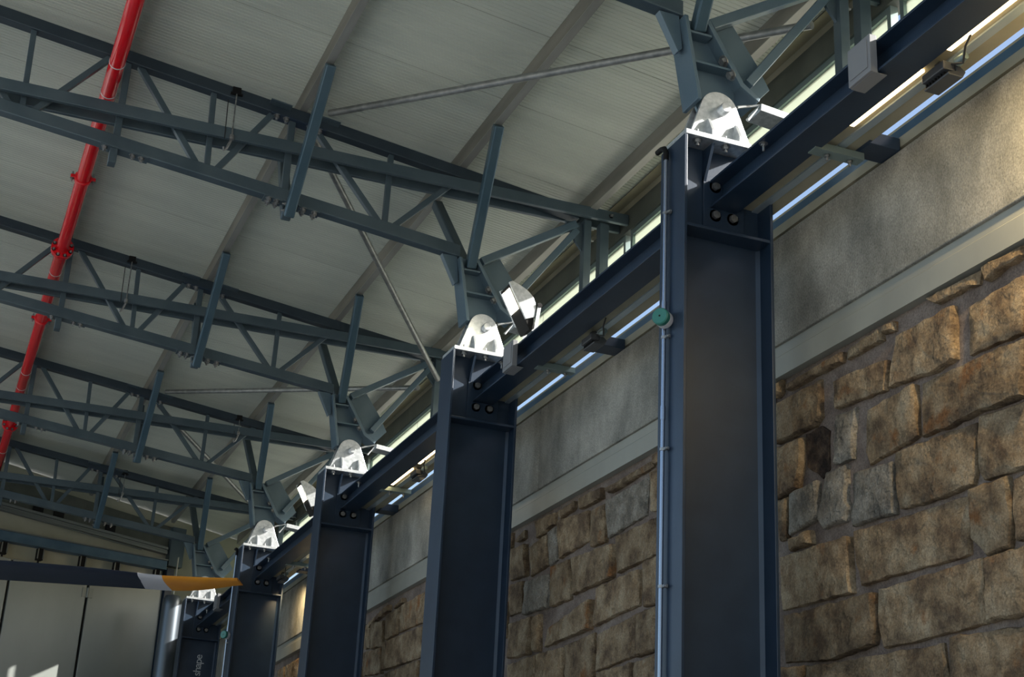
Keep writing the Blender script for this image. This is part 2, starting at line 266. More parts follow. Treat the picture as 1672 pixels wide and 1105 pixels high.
def stone(poly, m, depth, seed, name='stone', merge=None):
    rg = random.Random(seed); n0 = len(poly)
    ar = sum(poly[i][0]*poly[(i+1) % n0][1]-poly[(i+1) % n0][0]*poly[i][1] for i in range(n0))
    if ar < 0: poly = poly[::-1]
    ring = []
    for i in range(n0):
        a = poly[i]; b = poly[(i+1) % n0]; L = math.hypot(b[0]-a[0], b[1]-a[1]); k = max(1, round(L/.055))
        for j in range(k):
            t = j/k; ring.append((a[0]+(b[0]-a[0])*t+rg.uniform(-.005, .005), a[1]+(b[1]-a[1])*t+rg.uniform(-.005, .005)))
    n = len(ring); cy = sum(p[0] for p in ring)/n; cz = sum(p[1] for p in ring)/n
    R_ = max(max(abs(p[0]-cy), abs(p[1]-cz)) for p in ring)
    sl = (rg.uniform(-.05, .05), rg.uniform(-.06, .06))
    v = []; f = []
    for lev, (sc, dx, jit) in enumerate([(1+.006/R_, .022, 0), (1+.006/R_, -depth*.35, .003), (1-.006/R_, -depth*.85, .005), (.72, -depth*1.05, .0035), (.40, -depth*1.12, .003)]):
        for y, z in ring:
            yy = cy+(y-cy)*sc; zz = cz+(z-cz)*sc
            v.append((XS+dx+(sl[0]*(yy-cy)+sl[1]*(zz-cz) if lev > 0 else 0)+rg.uniform(-jit, jit), yy+rg.uniform(-jit, jit)*.5, zz+rg.uniform(-jit, jit)*.5))
        if lev:
            b = lev*n; f += [(b-n+i, b-n+(i+1) % n, b+(i+1) % n, b+i) for i in range(n)]
    v.append((XS-depth*1.12, cy, cz)); c = len(v)-1; f += [(4*n+i, 4*n+(i+1) % n, c) for i in range(n)]
    mb = MB().add(v, f)
    if merge is not None: merge.add(v, f); return
    base = (XS, cy, cz); me = mb.mesh(name, m, base, True)
    link(name, me, wall, Vector(base)-Vector(wall.location))
boxes = []
for i, p in enumerate(POLY):
    m = 'darkstone' if i == 1 else 'palestone' if i in (9, 10, 11, 3, 40, 43, 48) else 'stone'
    stone(p, m, -.008 if i == 1 else random.Random(i).uniform(.016, .036), i)
    ys = [q[0] for q in p]; zs = [q[1] for q in p]; boxes.append((min(ys), max(ys), min(zs), max(zs)))
rg = random.Random(3); z = 4.69; cnt = 0; low = MB()
while z > .1:                                  # the courses hidden behind columns and outside the frame
    h = rg.uniform(.24, .33); y = -4.9+rg.uniform(0, .3)
    while y < 26.3:
        L = rg.uniform(.25, .6); q = (y+.008, min(y+L, 26.4)-.012, z-h+.012, z-.012); y += L
        if any(q[0] < b[1]-.01 and q[1] > b[0]+.01 and q[2] < b[3]-.01 and q[3] > b[2]+.01 for b in boxes): continue
        j = lambda: rg.uniform(-.018, .018)
        pl = [(q[0]+j(), q[2]+j()*.5), (q[1]+j(), q[2]+j()*.5), (q[1]+j(), q[3]+j()*.5), (q[0]+j(), q[3]+j()*.5)]
        vis = z-h > 2.4+.12*max(y-5, 0) and 5 < y < 22
        if vis and cnt < 200: stone(pl, 'palestone' if rg.random() < .12 else 'stone', rg.uniform(.014, .034), cnt+500); cnt += 1
        else: stone(pl, 'stone', rg.uniform(.014, .034), cnt+900+int(y*10), merge=low)
    z -= h
lo = part('rubble_courses', low, 'stone', wall, smooth=True); lo['kind'] = 'stuff'

# sheet-metal tray between eaves beams and wall
tray = struct('trim_4', None, None, (4.17, 10, 5.62))
part('tray_panel', MB().box(4.033, 4.142, -1, 25, 5.622, 5.634), 'olive', tray)
part('tray_panel', MB().box(4.192, 4.284, -1, 25, 5.622, 5.634), 'olive', tray)
part('tray_rail', MB().box(4.142, 4.192, -1, 25, 5.612, 5.628), 'sky_rail', tray)

# end wall, turned 14.7 degrees out of square
TH = R(14.7); EU = Vector((math.cos(TH), math.sin(TH), 0)); EN = Vector((-EU.y, EU.x, 0)); E0 = Vector((3.6, Y0+18.5, 0))
def W(s, n, z): return E0+EU*s+EN*n+Vector((0, 0, z))
def eb(mb, s0, s1, n0, n1, z0, z1):
    return mb.add([W(s, n, z) for z in (z0, z1) for n in (n0, n1) for s in (s0, s1)], [(0, 2, 3, 1), (4, 5, 7, 6), (0, 1, 5, 4), (2, 6, 7, 3), (0, 4, 6, 2), (1, 3, 7, 5)])
def ep(mb, poly, n0, n1):
    n = len(poly); return mb.add([W(s, n0, z) for s, z in poly]+[W(s, n1, z) for s, z in poly], [list(range(n))[::-1], list(range(n, 2*n))]+[(i, (i+1) % n, n+(i+1) % n, n+i) for i in range(n)])
we = struct('wall_end', ep(MB(), [(-8, 0), (1.6, 0), (1.6, 7.62), (-6.1, 8.54), (-8, 8.54)], .12, .24), 'header', tuple(W(-2, .12, 0)))
part('jamb_post', eb(MB(), .035, .16, -.08, .12, 0, 6.9), 'navy', we)
part('verge_profile', ep(MB(), [(-8, 7.74), (.02, 7.145), (.02, 7.185), (-8, 7.78)], -.02, .10), 'alu', we)
part('verge_profile', ep(MB(), [(-8, 7.785), (.02, 7.19), (.02, 7.215), (-8, 7.81)], -.01, .10), 'alu', we)
part('verge_profile', ep(MB(), [(-8, 7.815), (.02, 7.22), (.02, 7.262), (-8, 7.86)], -.03, .10), 'alu', we)
part('verge_rod', MB().tube([W(-6, -.03, 7.63), W(-.45, -.03, 7.138)], .012, 8), 'alu', we)
part('gable_sheet', ep(MB(), [(-8, 7.87), (.2, 7.27), (.2, 7.62), (-8, 8.5)], .06, .11), 'fascia', we)
part('corner_post', eb(MB(), .05, .30, -.05, .1, 6.95, 7.62), 'truss', we)
for s in (-2.35, -2.0, -1.1): part('gable_bracket', eb(MB(), s, s+.16, .0, .06, 7.2-.073*s, 7.42-.073*s), 'black', we)

# ---------------------------------------------------------------- purlins
def purlin(xw, label):
    z = ZP(xw); t = .006
    ye = Y0+18.4-.26*(3.6-xw)
    p = thing('purlin', label, 'purlin', (xw, 8, z), 'purlins under the roof')
    part('web', MB().prism('y', [(xw, z+t), (xw+t, z+t), (xw+t, z+.15), (xw+.03, z+.15), (xw+.03, z+.156), (xw, z+.156)], -.9, ye), 'purlin', p)
    part('bottom_flange', MB().prism('y', [(xw, z), (xw+.062, z-.008), (xw+.062, z+.012), (xw+.056, z+.012), (xw+.056, z+t-.008), (xw, z+t)], -.9, ye), 'flangez', p)
purlin(4.82, 'galvanised roof purlin along the eaves window, nearest the wall')
purlin(3.60, 'galvanised roof purlin second from the eaves, over the column heads')
purlin(2.16, 'galvanised roof purlin third from the eaves, midway to the red pipe')
purlin(.67, 'galvanised roof purlin directly above the red pipe')
purlin(-.80, 'galvanised roof purlin left of the red pipe, at the picture edge')

# ---------------------------------------------------------------- columns
ORD = ['nearest', 'second', 'third', 'fourth', 'farthest']
Y = Y0
col = thing('steel_column', 'x', 'column', (3.91, Y+.05, 0))
part('flange', MB().box(3.617, 3.637, Y-.1, Y+.2, 0, 5.948), 'navy', col, .003)
part('flange', MB().box(4.183, 4.203, Y-.1, Y+.2, 0, 5.948), 'navy', col, .003)
part('web', MB().box(3.637, 4.183, Y+.04, Y+.06, 0, 5.948), 'navy', col)
part('weld_strip', MB().prism('z', [(4.183, Y+.04), (4.163, Y+.04), (4.183, Y+.02)], 0, 5.36), 'navy', col)
part('stiffener', MB().box(3.637, 4.183, Y-.095, Y+.04, 5.362, 5.382), 'navy', col, .003)
part('stiffener', MB().box(3.637, 4.183, Y+.06, Y+.195, 5.362, 5.382), 'navy', col, .003)
part('stiffener', MB().prism('x', [(Y+.04, 5.94), (Y-.085, 5.94), (Y+.04, 5.70)], 3.808, 3.826), 'navy', col, .002)
ep_ = part('end_plate', MB().box(3.808, 4.08, Y+.022, Y+.04, 5.40, 5.775), 'navy', col, .002)
for x, z in ((3.886, 5.712), (3.886, 5.525), (4.003, 5.525), (4.003, 5.712)): bolt(BH, col, (x, Y+.022, z), (0, -1, 0))
cols = [col]+[dup(col, 4*i, 'x', 'navy steel columns along the stone wall') for i in range(1, 5)]
for i, (c, s) in enumerate(zip(cols, ['nearest and widest navy steel H-column, with conduit and green sounder on its left edge', 'second navy steel H-column from the right, left of the nearest column',
        'third navy steel H-column from the right, in the middle of the row', 'fourth navy steel H-column, just right of the orange blade tip', 'farthest and smallest navy steel H-column, with pale lettering on its web'])):
    c['label'] = s; c['group'] = 'navy steel columns along the stone wall'
tx = bpy.data.curves.new('lettering', 'FONT'); tx.body = 'shape'; tx.size = .158; tx.space_character = .88; tx.extrude = .002; tx.materials.append(M['letter'])
to = bpy.data.objects.new('lettering', tx); COL.objects.link(to); to.parent = cols[4]
to.rotation_euler = (R(90), R(-90), 0); to.location = Vector((3.995, Y0+16.035, 4.835))-cols[4].location

# ---------------------------------------------------------------- pin bearings on the column heads
b = thing('pin_bearing', 'x', 'bearing', (3.85, Y+.05, 5.952))
part('base_plate', MB().box(3.626, 4.06, Y-.1, Y+.2, 5.952, 5.985), 'galv', b, .003)
cx, cz, rr = 3.893, 6.21, .125
pp = [(4.117, 5.985)]+[(cx+rr*math.cos(a), cz+rr*math.sin(a)) for a in [R(15+k*150/14) for k in range(15)]]+[(3.70, 6.03), (3.68, 5.985)]
part('pin_plate', MB().prism('y', pp, Y-.02, Y+.002), 'galv', b, .002)
part('pin_plate', MB().prism('y', pp, Y+.098, Y+.12), 'galv', b, .002)
for x in (3.80, 3.985):
    part('gusset_rib', MB().prism('x', [(Y-.02, 5.985), (Y-.095, 5.985), (Y-.095, 6.02), (Y-.045, 6.12), (Y-.02, 6.12)], x, x+.02), 'galv', b, .002)
    part('gusset_rib', MB().prism('x', [(Y+.12, 5.985), (Y+.195, 5.985), (Y+.195, 6.02), (Y+.145, 6.12), (Y+.12, 6.12)], x, x+.02), 'galv', b, .002)
part('pin', MB().tube([(3.91, Y-.075, 6.21), (3.91, Y-.07, 6.21), (3.91, Y+.16, 6.21)], [.03, .034, .034], 20), 'galv', b, smooth=True)
for x in (3.724, 3.913):
    for dy in (-.055, .155):
        bolt(BN, b, (x, Y+dy, 5.952), (0, 0, -1)); bolt(BS, b, (x, Y+dy, 5.985), (0, 0, 1))
b['label'] = 'silver pin bearing plate on the nearest column head'
for i in range(1, 5): dup(b, 4*i, ['', 'silver pin bearing plate on the second column head, beside the near floodlight', 'silver pin bearing plate on the third column head', 'silver pin bearing plate on the fourth column head', 'silver pin bearing on the farthest column, partly behind the orange blade tip'][i], 'pin bearings on the columns')
b['group'] = 'pin bearings on the columns'

# ---------------------------------------------------------------- roof trusses
D = Y+.05
zt = lambda x: 8.122-.1255*x
zb = lambda x: 7.335-.1105*x
zi = lambda x: 7.40+.007*x
t = thing('roof_truss', 'x', 'truss', (3.9, D, 6.2))
XL = -2.3
part('top_chord', MB().prism('y', [(XL, zt(XL)), (4.74, zt(4.74)), (4.74, zt(4.74)-.105), (XL, zt(XL)-.105)], D-.05, D+.05), 'chord', t, .006)
part('bottom_chord', MB().prism('y', [(XL, zb(XL)), (3.655, zb(3.655)), (3.655, zb(3.655)-.108), (XL, zb(XL)-.108)], D-.05, D+.05), 'truss', t, .006)
for a, b_ in ((-.11, -.07), (.07, .11)):
    part('tie_chord', MB().prism('y', [(XL, zi(XL)), (5.195, zi(5.195)), (5.195, zi(5.195)+.10), (XL, zi(XL)+.10)], D+a, D+b_), 'truss', t, .004)
def mem(x0, z0, x1, z1, wd=.05, name='diagonal', m='truss'): part(name, MB().bar((x0, D, z0), (x1, D, z1), .05, wd, (0, 1, 0) if abs(z1-z0) < 1e-6 else (1, 0, 0)), m, t, .004)
for x0, x1 in ((-2.21, -2.21), (-1.48, -1.46), (-.78, -.78), (-.02, 0), (.735, .735), (1.444, 1.468), (2.115, 2.115), (2.99, 2.985)):
    mem(x0, zt(x0)-.1, x1, zb(x1), .055 if x0 in (.735, 2.115) else .045, 'vertical')
for tx0, bx0 in ((-2.1, -1.56), (-.9, -1.38), (-.66, -.1), (.60, .08), (.83, 1.38), (1.95, 1.54), (2.30, 2.93), (3.62, 3.06)):
    mem(tx0, zt(tx0)-.09, bx0, zb(bx0)-.01, .05)
# haunch leg down to the pin
part('haunch_flange', MB().prism('y', [(3.637, 6.80), (3.662, 6.80), (3.757, 6.24), (3.732, 6.24)], D-.1, D+.1), 'haunch', t, .003)
part('haunch_web', MB().prism('y', [(3.655, 6.83), (3.79, 6.83), (3.81, 6.79), (4.03, 6.43), (4.02, 6.14), (3.81, 6.14), (3.755, 6.26)], D-.01, D+.01), 'haunch', t)
part('haunch_flange', MB().prism('y', [(3.783, 6.80), (3.808, 6.815), (4.045, 6.425), (4.158, 6.345), (4.148, 6.32), (4.022, 6.398)], D-.1, D+.11), 'haunch', t, .003)
part('haunch_gusset', MB().prism('y', [(3.80, 6.82), (3.97, 6.93), (4.04, 6.93), (4.22, 6.68), (4.31, 6.52), (4.16, 6.345), (4.05, 6.425)], D+.04, D+.056), 'haunch', t, .002)
part('haunch_gusset', MB().prism('y', [(3.50, 6.83), (3.635, 6.83), (3.66, 6.60), (3.63, 6.575)], D-.03, D+.03), 'haunch', t, .002)
for z, x0, x1 in ((6.70, 3.685, 3.83), (6.50, 3.72, 3.98)):
    part('haunch_stiffener', MB().box(x0, x1, D-.09, D-.01, z-.007, z+.007), 'haunch', t)
for x, z in ((3.927, 6.56), (3.978, 6.478)): bolt(BH, t, (x-.006, D-.07, z), (-.85, 0, -.52))
part('strut', MB().bar((3.865, D, 6.835), (4.73, D, 7.385), .07, .07, (0, 0, 1)), 'haunch', t, .005)
part('strut', MB().bar((4.13, D+.005, 6.49), (4.74, D+.005, 7.33), .06, .06, (1, 0, 0)), 'haunch', t, .005)
part('eave_gusset', MB().prism('y', [(4.62, 7.40), (4.80, 7.40), (4.80, 7.12), (4.72, 7.22)], D-.012, D+.012), 'truss', t)
part('eave_post', MB().box(4.79, 4.86, D-.05, D+.03, 6.50, 7.43), 'truss', t, .004)
part('eave_post', MB().box(4.945, 5.03, D-.05, D+.03, 6.50, 7.43), 'truss', t, .004)
for z in (7.36, 7.25): bolt(BS, t, (4.86, D-.02, z), (1, 0, 0))
bolt(BS, t, (5.02, D-.11, 7.485), (0, -1, 0))
part('outrigger_plate', MB().bar((4.175, D, 6.305), (4.38, D, 6.285), .16, .05, (0, 0, 1)), 'galv', t, .003)
part('outrigger_rod', MB().tube([(4.02, D-.06, 6.27), (4.18, D-.06, 6.325), (4.09, D-.06, 6.20)], .011, 8), 'galv', t)
# bolted splices on the chords and the fly braces up to the purlins
def onb(x): return zb(x)-.108
for x0, x1 in ((1.95, 2.10), (2.24, 2.42)):
    part('splice_plate', MB().prism('y', [(x0, onb(x0)), (x1, onb(x1)), (x1, onb(x1)-.012), (x0, onb(x0)-.012)], D-.055, D+.055), 'truss', t)
    for x in (x0+.045, x1-.04):
        for dy in (-.03, .03): bolt(BN, t, (x, D+dy, onb(x)-.012), (-.11, 0, -1))
part('splice_plate', MB().prism('y', [(1.93, zt(1.93)-.10), (2.40, zt(2.40)-.10), (2.40, zt(2.40)-.115), (1.93, zt(1.93)-.115)], D-.055, D+.055), 'navy', t)
for x in (1.98, 2.06, 2.26, 2.35): bolt(BN, t, (x, D-.03, zt(x)-.115), (-.12, 0, -1))
part('brace_plate', MB().prism('y', [(1.90, zt(1.9)-.03), (2.08, zt(2.08)-.03), (2.08, zt(2.08)-.04), (1.90, zt(1.9)-.04)], D-.13, D-.05), 'truss', t)
part('brace_plate', MB().prism('y', [(2.26, zt(2.26)-.03), (2.5, zt(2.5)-.03), (2.5, zt(2.5)-.04), (2.26, zt(2.26)-.04)], D-.13, D-.05), 'truss', t)
part('splice_plate', MB().prism('y', [(.62, onb(.62)), (1.0, onb(1.0)), (1.0, onb(1.0)-.010), (.62, onb(.62)-.010)], D-.055, D+.055), 'truss', t)
part('hanger_bracket', MB().box(.70, .76, D-.05, D+.05, onb(.76)-.13, onb(.72)-.01), 'truss', t, .004)
for x in (.66, .88, .95): bolt(BN, t, (x, D-.02, onb(x)-.01), (-.11, 0, -1))
def fly(xb, zb_, xt, dirn, m):
    a = Vector((xb, D+.045*dirn, zb_)); b2 = Vector((xt, D+(.88 if dirn < 0 else .72)*dirn, ZP(xt)-.01))
    part('fly_brace', MB().bar(a, b2, .085, .085, (1, 0, 0)), m, t, .012)
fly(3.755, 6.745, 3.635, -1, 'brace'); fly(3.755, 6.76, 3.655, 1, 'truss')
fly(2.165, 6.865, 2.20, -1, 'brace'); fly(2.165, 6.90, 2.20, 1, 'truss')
for zz, xx in ((6.90, 2.165), (6.96, 2.17)): bolt(BS, t, (xx-.036, D-.06, zz), (-1, 0, 0))
TL = ['nearest steel roof truss, mostly cut off by the top edge of the picture', 'second steel roof truss, the large one crossing the upper left to the second column', 'third steel roof truss, landing on the third column in mid picture',
      'fourth steel roof truss, landing on the fourth column', 'farthest steel roof truss, just before the sheet door wall']
for i in range(1, 5): dup(t, 4*i, TL[i], 'roof trusses')
t['label'] = TL[0]; t['group'] = 'roof trusses'

# ---------------------------------------------------------------- eaves beams from column to column
def eaves_beam(ya, yb, label):
    e = thing('eaves_beam', label, 'beam', (3.94, (ya+yb)/2, 5.565), 'eaves beams between the columns')
    part('flange', MB().box(3.85, 4.03, ya, yb, 5.567, 5.581), 'navy', e, .002)
    part('flange', MB().box(3.85, 4.03, ya, yb, 5.733, 5.747), 'navy', e, .002)
    part('web', MB().box(3.935, 3.945, ya, yb, 5.581, 5.733), 'navy', e)
    for dy in (.55,):
        o = link('bolt', bpy.data.meshes['washer_bolt'], e, Vector((3.885, yb-dy, 5.733))-e.location); o.rotation_euler = rot_to((0, 0, -1))
wb = MB().tube([(0, 0, 0), (0, 0, .004)], .026, 16).tube([(0, 0, .004), (0, 0, .05)], .007, 8).tube([(0, 0, .004), (0, 0, .016)], .014, 6); me = wb.mesh('washer_bolt', 'bolt'); me.use_fake_user = False
for i, s in enumerate(['navy eaves beam running from the nearest column out of the top right corner', 'navy eaves beam between nearest and second column, carrying the near floodlight', 'navy eaves beam between second and third column',
                       'navy eaves beam between third and fourth column, carrying the far floodlight', 'short-looking navy eaves beam between fourth and farthest column']):
    eaves_beam((-3 if i == 0 else Y0+4*i-3.94), Y0+4*i+.02, s)

# ---------------------------------------------------------------- brackets, cleats, boxes along the beams
for (y, s) in ((6.11, 'at the nearest column'), (9.96, 'in the second bay, left of the nearest column'), (13.98, 'in the third bay, below a spotlight'), (17.9, 'in the fourth bay, half hidden by the third column')):
    c = thing('cleat', 'steel cleat under the tray '+s, 'cleat', (4.16, y, 5.567), 'cleats under the tray')
    part('angle', MB().box(3.99, 4.30, y-.045, y+.03, 5.558, 5.566).box(3.99, 4.30, y-.045, y-.037, 5.566, 5.60), 'frame', c)
    for x in (4.09, 4.235): bolt(BS, c, (x, y, 5.558), (0, 0, -1))
    for x in (4.16,): part('packer', MB().box(x-.03, x+.03, y-.03, y+.02, 5.566, 5.616), 'frame', c)
for (y, s) in ((6.045, 'beside the nearest column'), (9.46, 'left of the green sounder'), (14.96, 'beside the third column, small'), (18.4, 'beside the fourth column, tiny')):
    solid('wall_bracket', MB().box(4.265, 4.462, y-.085, y+.085, 5.602, 5.68), 'navy', 'dark box-section bracket between tray and wall sill '+s, 'bracket', (4.36, y, 5.602), 'wall brackets at the sill', bev=.004)
def jbox(y0, y1, s):
    j = thing('junction_box', s, 'box', (3.825, (y0+y1)/2, 5.558), 'grey boxes on the beams')
    part('housing', MB().box(3.805, 3.848, y0, y1, 5.556, 5.768), 'greybox', j, .004)
    part('lid', MB().box(3.800, 3.805, y0+.02, y1-.02, 5.585, 5.745), 'greybox', j, .002)
    part('foot_flap', MB().box(3.82, 3.90, y0, y1, 5.553, 5.5555), 'greybox', j)
jbox(5.285, 5.475, 'grey box on the nearest beam, upper right corner of the picture')
jbox(9.99, 10.19, 'narrow grey box on the second beam beside the near floodlight')
jbox(21.25, 21.48, 'pale grey box on the farthest beam below the orange blade tip')

# floodlights on top of the beams
def flood(yf, s):
    f = thing('floodlight', s, 'floodlight', (4.1, yf+.1, 5.747), 'floodlights on the beams')
    y0, y1 = yf-.03, yf+.185
    prof = [(3.90, 6.42), (4.145, 6.175), (4.16, 6.15), (4.07, 6.012), (4.055, 6.015), (3.885, 6.385)]
    # front face leans down-left; D-shaped shell behind it
    a = Vector((3.895, 0, 6.40)); bb = Vector((4.09, 0, 6.04)); n = Vector((.88, 0, .475)); L = (bb-a)
    sh = [a, bb]+[a+L*(1-u)+n*(.02+.085*math.sin(math.pi*(.12+.76*u))) for u in [k/12 for k in range(13)]]
    part('housing', MB().prism('y', [(p.x, p.z) for p in sh], y0+.012, y1-.012), 'black', f, .004)
    sd = [a-L*.03, bb-L*.22]+[a+L*(.80-.83*u)+n*(.02+.125*math.sin(math.pi*(.16+.8*u))) for u in [k/12 for k in range(13)]]
    part('side_plate', MB().prism('y', [(p.x, p.z) for p in sd], y0-.006, y0+.012), 'galv', f, .002)
    part('side_plate', MB().prism('y', [(p.x, p.z) for p in sd], y1-.012, y1+.006), 'galv', f, .002)
    fr = a-n*.006
    q = [fr+L*.07, fr+L*.52]
    part('lens', MB().add([(p.x, y, p.z) for p in q for y in (y0+.03, y1-.03)]+[(p.x+n.x*.005, y, p.z+n.z*.005) for p in q for y in (y0+.03, y1-.03)], [(0, 1, 3, 2), (4, 6, 7, 5), (0, 2, 6, 4), (1, 5, 7, 3), (0, 4, 5, 1), (2, 3, 7, 6)]), 'lamp', f)
    l = bpy.data.lights.new('flood_lamp', 'SPOT'); l.energy = 350; l.color = (1, .93, .78); l.spot_size = R(92); l.spot_blend = .5; l.shadow_soft_size = .06
    o = bpy.data.objects.new('flood_lamp', l); COL.objects.link(o); o.parent = f; pc = a+L*.3-n*.02; o.location = Vector((pc.x, (y0+y1)/2, pc.z))-f.location
    o.rotation_euler = n.to_track_quat('Z', 'Y').to_euler()
    part('yoke', MB().bar((4.16, y0-.012, 6.27), (4.10, y0-.012, 5.765), .03, .008, (0, 1, 0)).bar((4.16, y1+.012, 6.27), (4.10, y1+.012, 5.765), .03, .008, (0, 1, 0)).box(4.0, 4.12, y0-.018, y1+.018, 5.7475, 5.766), 'galv', f)
    part('yoke_knob', MB().tube([(4.16, y0-.022, 6.255), (4.16, y0-.008, 6.255)], .02, 12), 'black', f)
flood(10.40, 'large lit floodlight with silver side plate on the beam right of the second column head')
flood(3.6, 'lit floodlight on the nearest beam, outside the picture')
flood(17.15, 'small lit floodlight far back on the beam right of the fourth column head')

# spotlights hung under the tray, emissive strips as painted sun glints
def spot(y, s, power, aim):
    f = thing('spotlight', s, 'spotlight', (4.11, y, 5.616), 'spotlights under the tray')
    part('bracket', MB().box(4.104, 4.14, y-.02, y+.02, 5.60, 5.610).box(4.10, 4.115, y-.012, y+.012, 5.56, 5.60), 'darkgrey', f)
    h = MB(); h.box(4.06, 4.13, y-.10, y+.07, 5.515, 5.562); part('housing', h, 'darkgrey', f, .006)
    for k in range(7): part('cooling_fin', MB().box(4.08, 4.165, y-.075+k*.022, y-.066+k*.022, 5.497, 5.515), 'black', f)
    part('front_plate', MB().prism('y', [(4.13, 5.56), (4.185, 5.52), (4.165, 5.485), (4.08, 5.485), (4.08, 5.497), (4.13, 5.515)], y-.11, y+.08), 'darkgrey', f, .004)
    part('cable', MB().tube([(4.11, y-.10, 5.55), (4.13, y-.16, 5.53), (4.10, y-.22, 5.58), (4.09, y-.28, 5.615)], .006, 8), 'cable', f, smooth=True)
    part('knuckle', MB().tube([(4.135, y-.115, 5.56), (4.135, y-.175, 5.565)], [.026, .02], 12), 'frame', f, smooth=True)
    if power:
        l = bpy.data.lights.new('spot_lamp', 'SPOT'); l.energy = power; l.color = (1, .74, .40); l.spot_size = R(120); l.spot_blend = 1; l.shadow_soft_size = .04
        o = bpy.data.objects.new('spot_lamp', l); COL.objects.link(o); o.location = Vector((4.17, y, 5.475))-f.location; o.parent = f
        o.rotation_euler = (Vector((4.17, y, 5.475))-Vector(aim)).to_track_quat('Z', 'Y').to_euler()
spot(5.16, "grey finned spotlight under the warm light strip, top right corner", 0, None)
spot(4.35, "grey spotlight further along the nearest beam, outside the picture", 110, (4.5, 4.75, 5.0))
spot(9.20, 'unlit grey spotlight under the second beam, left of the nearest column', 0, None)
spot(13.17, 'grey spotlight on the warm strip between second and third column', 3, (4.5, 12.6, 5.1))
spot(18.6, 'small grey spotlight near the fourth column over the bright yellow concrete', 20, (4.5, 18.9, 5.0))
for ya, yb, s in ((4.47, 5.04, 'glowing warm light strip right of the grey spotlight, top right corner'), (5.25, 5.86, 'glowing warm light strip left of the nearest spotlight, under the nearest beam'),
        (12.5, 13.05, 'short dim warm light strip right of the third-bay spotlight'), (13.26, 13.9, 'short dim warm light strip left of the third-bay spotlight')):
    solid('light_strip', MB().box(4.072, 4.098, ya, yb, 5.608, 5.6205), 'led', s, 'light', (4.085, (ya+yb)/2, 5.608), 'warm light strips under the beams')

# ---------------------------------------------------------------- conduit and sounder on column edges
def conduit(i, s1, s2):
    y = Y0+4*i+.085; x = 3.590
    c = thing('conduit', s1, 'conduit', (x, y, 0), 'conduits on column edges')
    part('pipe', MB().tube([(x, y, 0), (x, y, 5.83), (x, y, 5.86)], .0125, 12), 'conduit', c, smooth=True)
    part('elbow', MB().tube([(x, y, 5.85), (x, y, 5.90), (x-.001, y+.02, 5.935), (x-.001, y+.06, 5.948), (x-.001, y+.11, 5.95)], .017, 12), 'black', c, smooth=True)
    for z in (5.50, 4.72, 4.06, 3.30, 2.4, 1.4): part('clamp', MB().tube([(x, y, z-.008), (x, y, z+.008)], .0165, 12).box(x, 3.614, y-.035, y-.018, z-.007, z+.007).tube([(x+.01, y-.036, z), (x+.01, y-.05, z)], .008, 8), 'bolt', c)
    for z in (4.27, 4.90): part('coupling', MB().tube([(x, y, z-.04), (x, y, z+.04)], .0155, 12), 'conduit', c, smooth=True)
    f = thing('sounder', s2, 'sounder', (x, y-.04, 4.815), 'green sounders on the columns')
    z = 4.815
    d = Vector((-.75, -.6, 0)).normalized(); p = Vector((x-.002, y-.022, z))
    part('body', MB().tube([p, p+d*.045], .05, 24), 'white', f, .003, smooth=True)
    part('cap', MB().tube([p+d*.045, p+d*.075, p+d*.082], [.05, .05, .044], 24), 'green', f, smooth=True)
    part('cap_hole', MB().tube([p+d*.0815, p+d*.083], .006, 10), 'black', f)
    part('base', MB().tube([p-d*.004, p], .035, 16), 'black', f)
conduit(0, 'steel conduit with black elbow up the left edge of the nearest column', 'round green-capped sounder on the nearest column conduit')
conduit(3, 'thin steel conduit up the left edge of the fourth column', 'tiny green-capped sounder on the fourth column')

# ---------------------------------------------------------------- round roof braces
def tubebrace(a, b, s):
    solid('roof_brace', MB().tube([a, b], .03, 16), 'tube', s, 'brace', tuple((Vector(a)+Vector(b))/2), 'round roof braces', smooth=True)
tubebrace((2.40, Y0+3.92, 7.84), (4.64, Y0+.1, 7.10), 'round grey brace tube crossing the top, from second truss to nearest truss')
tubebrace((2.33, Y0+4.16, 7.72), (4.80, Y0+7.93, 7.17), 'round grey brace tube slanting down from second truss towards the second column')
tubebrace((2.40, Y0+11.93, 7.83), (4.64, Y0+8.12, 7.10), 'round grey brace tube lying nearly level behind the third truss')
tubebrace((2.36, Y0+12.16, 7.70), (4.62, Y0+15.93, 7.40), 'thin round brace tube behind the fourth truss, low left of centre')

# ---------------------------------------------------------------- red fire main
rx, rz = .632, 7.76
r = thing('fire_main', 'glossy red fire main running along the roof at left', 'pipe', (rx, 12, rz-.063))
part('pipe', MB().tube([(rx, -.9, rz), (rx, Y0+17.2, rz)], .063, 32), 'red', r, smooth=True)
for y in (14.65, 21.2):
    for a in (-.036, .002): part('pipe_flange', MB().tube([(rx, y+a, rz), (rx, y+a+.034, rz)], .112, 32), 'red', r, .003, smooth=True)
    for k in range(8):
        an = 2*math.pi*(k+.5)/8; bolt(BS, r, (rx+.09*math.cos(an), y-.036, rz+.09*math.sin(an)), (0, -1, 0))
for y in (12.93, 16.80, 8.9):
    part('grooved_coupling', MB().tube([(rx, y-.03, rz), (rx, y-.022, rz), (rx, y+.022, rz), (rx, y+.03, rz)], [.066, .078, .078, .066], 28), 'red', r, smooth=True)
    for sgn in (-1, 1):
        part('coupling_lug', MB().box(rx+sgn*.09-.022, rx+sgn*.09+.022, y-.022, y+.022, rz-.018, rz+.018), 'red', r, .005)
        bolt(BS, r, (rx+sgn*.095, y-.0, rz+.018), (0, 0, 1)); bolt(BS, r, (rx+sgn*.095, y-.0, rz-.018), (0, 0, -1))
